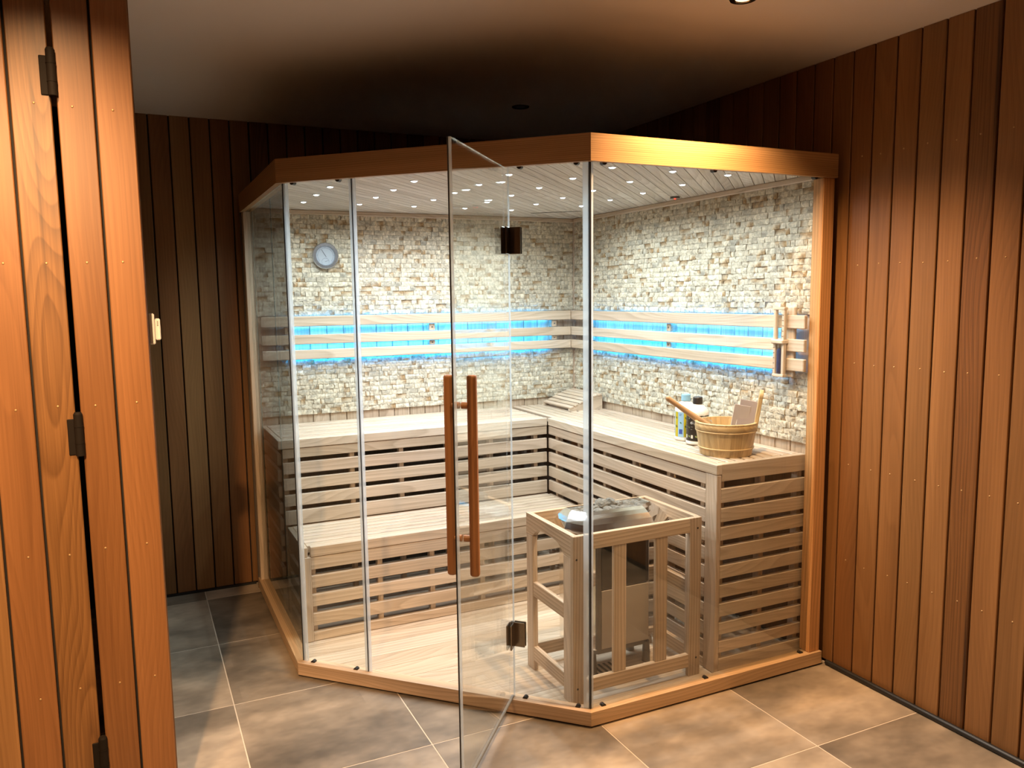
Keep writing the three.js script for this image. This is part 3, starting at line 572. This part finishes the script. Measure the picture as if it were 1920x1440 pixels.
// ---------------------------------------------------------------- heater and its wooden guard
const SF = 0.036;
{
  const t = thing('heater_guard', 'open wooden guard frame around the sauna heater', 'guard rail');
  const x0 = -1.14, x1 = -0.555, z0 = 1.56, z1 = 1.945, y1 = 0.688, th = 0.022, w = 0.056;
  for (const x of [x0, x1 - th]) {
    const arch = new THREE.Shape();   // side frame top: board with an arched lower edge
    const n = z1 - z0 - 0.02; arch.moveTo(0, 0); arch.lineTo(n, 0); arch.lineTo(n, -0.085);
    arch.lineTo(n - 0.058, -0.082); arch.quadraticCurveTo(n - 0.085, -0.048, n - 0.14, -0.046); arch.lineTo(0.14, -0.046); arch.quadraticCurveTo(0.085, -0.048, 0.058, -0.082); arch.lineTo(0, -0.085);
    const g = new THREE.ExtrudeGeometry(arch, { depth: th, bevelEnabled: false }); g.rotateY(-Math.PI / 2); // shape x -> z, depth -> -x
    part('side_rail', grainUV(g, 2).translate(x + th, y1, z0), M.guard[0], t);
    part('post', board([x, SF, z0], [x + th, y1 - 0.0855, z0 + w]), M.guard[2], t);
    part('post', board([x, SF, z1 - 0.02 - w], [x + th, y1 - 0.0855, z1 - 0.02]), M.guard[2], t);
    part('side_rail', board([x + 0.001, 0.352, z0 + w], [x + th - 0.001, 0.412, z1 - 0.02 - w]), M.guard[0], t);
    part('side_rail', board([x + 0.001, 0.078, z0 + w], [x + th - 0.001, 0.138, z1 - 0.02 - w]), M.guard[0], t);
  }
  for (const [z, q] of [[z1, 1], [z0 + 0.02, 0]]) {
    part('front_rail', board([x0 + (q ? w : th), y1 - 0.058, z - 0.02], [x1 - (q ? w : th), y1, z]), M.guard[1], t);
    part('front_rail', board([x0 + (q ? w : th), 0.075, z - 0.02], [x1 - (q ? w : th), 0.13, z]), M.guard[1], t);
    if (q) for (const x of [x0, x1 - w]) part('post', board([x, SF, z - 0.02], [x + w, y1, z]), M.guard[0], t);
    if (q) for (const x of [-0.962, -0.772]) part('slat', board([x, 0.13, z - 0.019], [x + 0.055, y1 - 0.058, z - 0.002]), M.guard[1], t);
  }
  for (const [x, y] of [[x0 + 0.014, 0.6], [x0 + 0.018, 0.1], [x1 - 0.02, 0.645], [x1 - 0.02, 0.11]]) part('screw_head', cyl(0.004, 0.004, 0.002, 10).rotateX(Math.PI / 2).translate(x, y, z1), M.dark, t);
}
{
  const t = thing('sauna_heater', 'stainless steel sauna heater standing inside the wooden guard', 'heater');
  const plan = (k, s) => { const c = [-0.80, 1.70]; return [[-1.02, 1.60], [-1.02, 1.70], [-0.955, 1.79], [-0.69, 1.79], [-0.61, 1.72], [-0.61, 1.60]].map(([x, z]) => [c[0] + (x - c[0]) * k, c[1] + (z - c[1]) * k + s]); };
  part('body', prism(plan(0.96, 0), 0.15, 0.63), M.steel, t);
  part('base', prism(plan(0.84, 0), 0.125, 0.15), M.steelDark, t);
  for (const [x, z] of [[-0.94, 1.63], [-0.94, 1.75], [-0.68, 1.75], [-0.68, 1.63]]) part('foot', cyl(0.014, 0.018, 0.09, 12).translate(x, SF + 0.045, z), M.steelDark, t);
  part('front_plate', board([-0.925, 0.152, 1.787], [-0.70, 0.395, 1.795]), M.taupe, t);
  part('window_plate', board([-0.925, 0.40, 1.787], [-0.70, 0.60, 1.794]), M.smoked, t, 'dark glossy upper front plate');
  part('corner_trim', board([-0.945, 0.152, 1.778], [-0.927, 0.62, 1.796]), M.steelDark, t);
  // hood: sloping stainless collar around the stones
  const outer = [[-1.04, 1.60], [-1.04, 1.70], [-0.99, 1.80], [-0.68, 1.805], [-0.575, 1.75], [-0.575, 1.60]], innerR = [[-0.985, 1.615], [-0.985, 1.66], [-0.955, 1.728], [-0.695, 1.733], [-0.63, 1.695], [-0.63, 1.615]];
  const ring = (f, y) => outer.map((p, i) => new THREE.Vector3(p[0] + (innerR[i][0] - p[0]) * f, y, p[1] + (innerR[i][1] - p[1]) * f));
  const levels = [ring(-0.08, 0.628), ring(-0.06, 0.634), ring(0, 0.642), ring(0.25, 0.664), ring(0.5, 0.681), ring(0.75, 0.694), ring(1, 0.702), ring(1.04, 0.699), ring(1.06, 0.62)];
  const pos = [], q = (a, b, c, d) => { for (const v of [a, b, c, a, c, d]) pos.push(v.x, v.y, v.z); };
  for (let l = 0; l < levels.length - 1; l++) for (let i = 0; i < 6; i++) { const j = (i + 1) % 6; q(levels[l][i], levels[l][j], levels[l + 1][j], levels[l + 1][i]); }
  const g = new THREE.BufferGeometry(); g.setAttribute('position', new THREE.Float32BufferAttribute(pos, 3)); g.computeVertexNormals(); grainUV(g, 1, 0.3, 0.3);
  part('hood', g, M.steel, t, 'polished steel collar');
  part('tray', prism(plan(0.80, 0), 0.632, 0.640), M.steelDark, t);
}
for (let k = 0; k < 16; k++) {   // stones lying in the heater
  const g = new THREE.IcosahedronGeometry(1, 2), p = g.attributes.position, s = rr(0, 9);
  for (let i = 0; i < p.count; i++) { const v = new THREE.Vector3().fromBufferAttribute(p, i), n = 0.8 + 0.4 * pnoise(v.x * 1.7 + s + 9, v.y * 1.7 + v.z * 1.3 + 9, 64, 64, k); p.setXYZ(i, v.x * n, v.y * n, v.z * n); }
  g.computeVertexNormals(); g.scale(rr(0.030, 0.040), rr(0.022, 0.028), rr(0.026, 0.034)); g.rotateY(rr(0, 6));
  const row = k % 2, o = shade(new THREE.Mesh(g, M.rock)); o.name = numbered('heater_stone'); scene.add(o);
  o.position.set(-0.945 + (k >> 1) * 0.041, 0.664 + rr(0, 0.012) + (k === 6 || k === 8 ? 0.03 : 0), 1.625 + row * 0.05 + rr(-0.008, 0.008));
  o.userData = { label: 'grey rough stone heaped in the top of the steel heater', category: 'stone', group: 'stones in the sauna heater' };
}
// ---------------------------------------------------------------- bucket, ladle, booklets and bottles on the right bench
{
  const c = [-0.318, 0.8955, 1.797], H = 0.138, r0 = 0.107, r1 = 0.128, th = 0.011;
  const t = thing('sauna_bucket', 'pale wooden stave bucket on the right bench, one tall stave', 'bucket', c);
  const N = 16;
  const rimA = Math.atan2(0.76, 0.65);   // lathe angle of the tall stave (sin -> x, cos -> z)
  for (let k = 0; k < N; k++) {
    const a = k / N * Math.PI * 2 + rimA - Math.PI / N;
    const prof = [[r0 - th, 0.002], [r0 - 0.001, 0], [r1, H - 0.002], [r1 - 0.002, H], [r1 - th, H], [r0 - th, 0.002]];
    const g = new THREE.LatheGeometry(prof.map((p) => new THREE.Vector2(...p)), 4, a, Math.PI * 2 / N - 0.006).toNonIndexed(); g.computeVertexNormals();
    part('stave', grainUV(g, 1), M.bucket[k % 3], t);
  }
  { // the tall stave with a finger hole
    const sh = new THREE.Shape(); sh.moveTo(-0.026, 0); sh.lineTo(0.026, 0); sh.lineTo(0.025, 0.12); sh.absarc(0, 0.138, 0.024, -0.3, Math.PI + 0.3); sh.lineTo(-0.026, 0);
    const hole = new THREE.Path(); hole.absarc(0, 0.132, 0.009, 0, Math.PI * 2); sh.holes.push(hole);
    const g = new THREE.ExtrudeGeometry(sh, { depth: 0.010, bevelEnabled: true, bevelSize: 0.003, bevelThickness: 0.003, bevelSegments: 2, curveSegments: 14 });
    part('tall_stave', grainUV(g, 1).rotateX(0.15).translate(0, H - 0.03, r1 - 0.016).rotateY(rimA), M.bucket[2], t);
  }
  const hoop = (y, h) => { const r = r0 + (r1 - r0) * y / H; return new THREE.LatheGeometry([[r - 0.002, y], [r + 0.003, y], [r + 0.0045, y + h / 2], [r + 0.003 + 0.0008, y + h], [r - 0.001, y + h]].map((p) => new THREE.Vector2(...p)), 48); };
  part('hoop', grainUV(hoop(0.028, 0.006), 0, 0.5, 0.5), M.bucket[2], t); part('hoop', grainUV(hoop(0.098, 0.006), 0, 0.5, 0.5), M.bucket[2], t);
  part('rim_band', grainUV(hoop(0.106, 0.024), 0, 0.5, 0.5), M.bucket[0], t);
  part('bottom', grainUV(cyl(r0 - th, r0 - th, 0.008, 32).translate(0, 0.012, 0), 0), M.bucket[1], t);
}
{
  const a = new THREE.Vector3(-0.508, 1.128, 1.636), b = new THREE.Vector3(-0.30, 0.945, 1.80), dir = b.clone().sub(a), len = dir.length();
  const t = thing('ladle', 'wooden ladle handle leaning out of the bucket, wrapped in clear plastic', 'ladle', [(a.x + b.x) / 2, (a.y + b.y) / 2, (a.z + b.z) / 2]);
  t.quaternion.setFromUnitVectors(new THREE.Vector3(0, 1, 0), dir.clone().normalize());
  const hl = new THREE.LatheGeometry([[0.0005, -len / 2], [0.010, -len / 2 + 0.003], [0.0135, -len / 2 + 0.012], [0.0125, -len / 2 + 0.06], [0.0155, -len / 2 + 0.14], [0.018, -len / 2 + 0.2], [0.016, len / 2 - 0.01], [0.0005, len / 2]].map((p) => new THREE.Vector2(...p)), 20).scale(1, 1, 0.72);
  part('handle', grainUV(hl, 1), M.ladle, t);
  part('bowl', new THREE.LatheGeometry([[0.001, 0], [0.028, 0.006], [0.036, 0.026], [0.033, 0.026], [0.026, 0.010], [0.001, 0.004]].map((p) => new THREE.Vector2(...p)), 24).rotateX(Math.PI / 2).translate(0, len / 2 + 0.01, -0.01), M.ladle, t);
  const g = new THREE.CylinderGeometry(0.016, 0.03, 0.13, 22, 12, true), p = g.attributes.position;
  for (let i = 0; i < p.count; i++) { const k = 0.85 + 0.5 * pnoise(p.getX(i) * 120 + 40, p.getY(i) * 60 + 40, 128, 128, 5); p.setX(i, p.getX(i) * k); p.setZ(i, p.getZ(i) * k); }
  g.computeVertexNormals(); part('plastic_sleeve', g.translate(0, 0.05, 0), M.film, t);
}
{
  const mk = (label, c, lean, back, w, h, tint) => {
    const t = thing('booklet', label, 'booklet', c); t.rotation.set(0, Math.atan2(0.76, 0.65) - Math.PI / 2, 0);   // local +x runs to the right of the picture plane
    const g = chamferBox(w, h, 0.004, 0.0012); g.translate(0, h / 2, 0).rotateZ(lean).rotateX(back);
    part('cover', g, std(tint, 0.5), t);
    const pg = chamferBox(w - 0.003, h - 0.003, 0.0055, 0.0005).translate(-0.002, h / 2 - 0.001, -0.001).rotateZ(lean).rotateX(back);
    part('pages', pg, M.white, t);
  };
  mk('mauve-grey booklet standing in the bucket, the front one', [-0.266, 0.955, 1.843], -0.16, -0.10, 0.078, 0.166, [0.33, 0.28, 0.285]);
  mk('pale booklet behind the mauve one in the bucket, lower and further left', [-0.286, 0.945, 1.822], -0.17, -0.06, 0.066, 0.156, [0.36, 0.31, 0.30]);
}
{
  const body = [[0, 0], [0.044, 0], [0.050, 0.004], [0.050, 0.012], [0.048, 0.016], [0.048, 0.135], [0.050, 0.140], [0.046, 0.155], [0.032, 0.172], [0.019, 0.180], [0.018, 0.188], [0, 0.188]].map((p) => new THREE.Vector2(...p));
  const lab = (w, fn) => { const cv = document.createElement('canvas'); cv.width = w; cv.height = 256; fn(cv.getContext('2d'), w); const t = new THREE.CanvasTexture(cv); t.colorSpace = THREE.SRGBColorSpace; return new THREE.MeshStandardMaterial({ map: t, roughness: 0.4 }); };
  const leaf = (x, cx, cy, r, c) => { x.fillStyle = c; x.beginPath(); x.ellipse(cx, cy, r, r * 0.6, 0.6, 0, 7); x.fill(); };
  const black = lab(768, (x, w) => {
    x.fillStyle = '#1a1b19'; x.fillRect(0, 0, w, 256);
    for (let k = 0; k < 9; k++) { const ox = k * 86; leaf(x, ox + 20, 30, 9, '#8a9a78'); leaf(x, ox + 18, 120, 13, '#5d6b3f'); leaf(x, ox + 22, 210, 14, '#7b8a55'); x.fillStyle = '#8d8c86'; for (let j = 0; j < 4; j++) x.fillRect(ox + 42, 60 + j * 26, 30 - (j % 2) * 8, 4); x.fillStyle = '#d8d4ca'; x.fillRect(ox + 46, 196, 26, 34); }
  });
  const blue = lab(768, (x, w) => {
    x.fillStyle = '#8fb8d6'; x.fillRect(0, 0, w, 256);
    for (let k = 0; k < 6; k++) { const ox = k * 128; x.fillStyle = '#b5a516'; x.fillRect(ox, 0, 56, 256); leaf(x, ox + 28, 60, 16, '#56601a'); leaf(x, ox + 30, 150, 18, '#3c4a18'); x.fillStyle = '#2d4f9a'; x.fillRect(ox + 70, 176, 44, 50); leaf(x, ox + 92, 110, 12, '#2f6b45'); x.fillStyle = '#2a3a6a'; x.fillRect(ox + 72, 20, 34, 5); x.fillRect(ox + 72, 34, 26, 4); }
  });
  const mk = (label, c, m, cap, turn) => {
    const t = thing('bottle', label, 'bottle', c); t.rotation.y = turn;
    part('body', new THREE.LatheGeometry(body, 32), M.white, t);
    part('label_wrap', new THREE.CylinderGeometry(0.0486, 0.0486, 0.114, 36, 1, true).translate(0, 0.076, 0), m, t);
    part('cap', mergeGeometries([cyl(0.021, 0.022, 0.026, 24).translate(0, 0.196, 0), cyl(0.019, 0.021, 0.003, 24).translate(0, 0.2105, 0)]), std(cap, 0.4), t);
  };
  mk('white bottle with a black label and black cap, right behind the bucket', [-0.288, 0.8955, 1.572], black, [0.02, 0.02, 0.02], 0.4);
  mk('white bottle with a yellow and blue label and pale blue cap', [-0.268, 0.8955, 1.462], blue, [0.28, 0.5, 0.62], 3.35);
}
{ // control on the cupboard's side
  const t = thing('wall_control', 'small white wall control on the edge of the cedar cupboard', 'control', [-2.502, 1.437, 1.85]);
  part('back_plate', chamferBox(0.016, 0.089, 0.05, 0.003).translate(0.0085, 0.0445, 0.0), M.white, t);
  const cv = part('cover', chamferBox(0.014, 0.062, 0.044, 0.003).translate(0.0245, 0.043, -0.002), M.white, t);
  part('vent_slot', mergeGeometries([0, 1, 2, 3].map((k) => new THREE.BoxGeometry(0.004, 0.0022, 0.0006).translate(0.0245, 0.066 - k * 0.004, 0.0201))), M.steelDark, cv);
}
scene.traverse((o) => { if (o.isLight) o.castShadow = true; });
renderer.render(scene, camera);
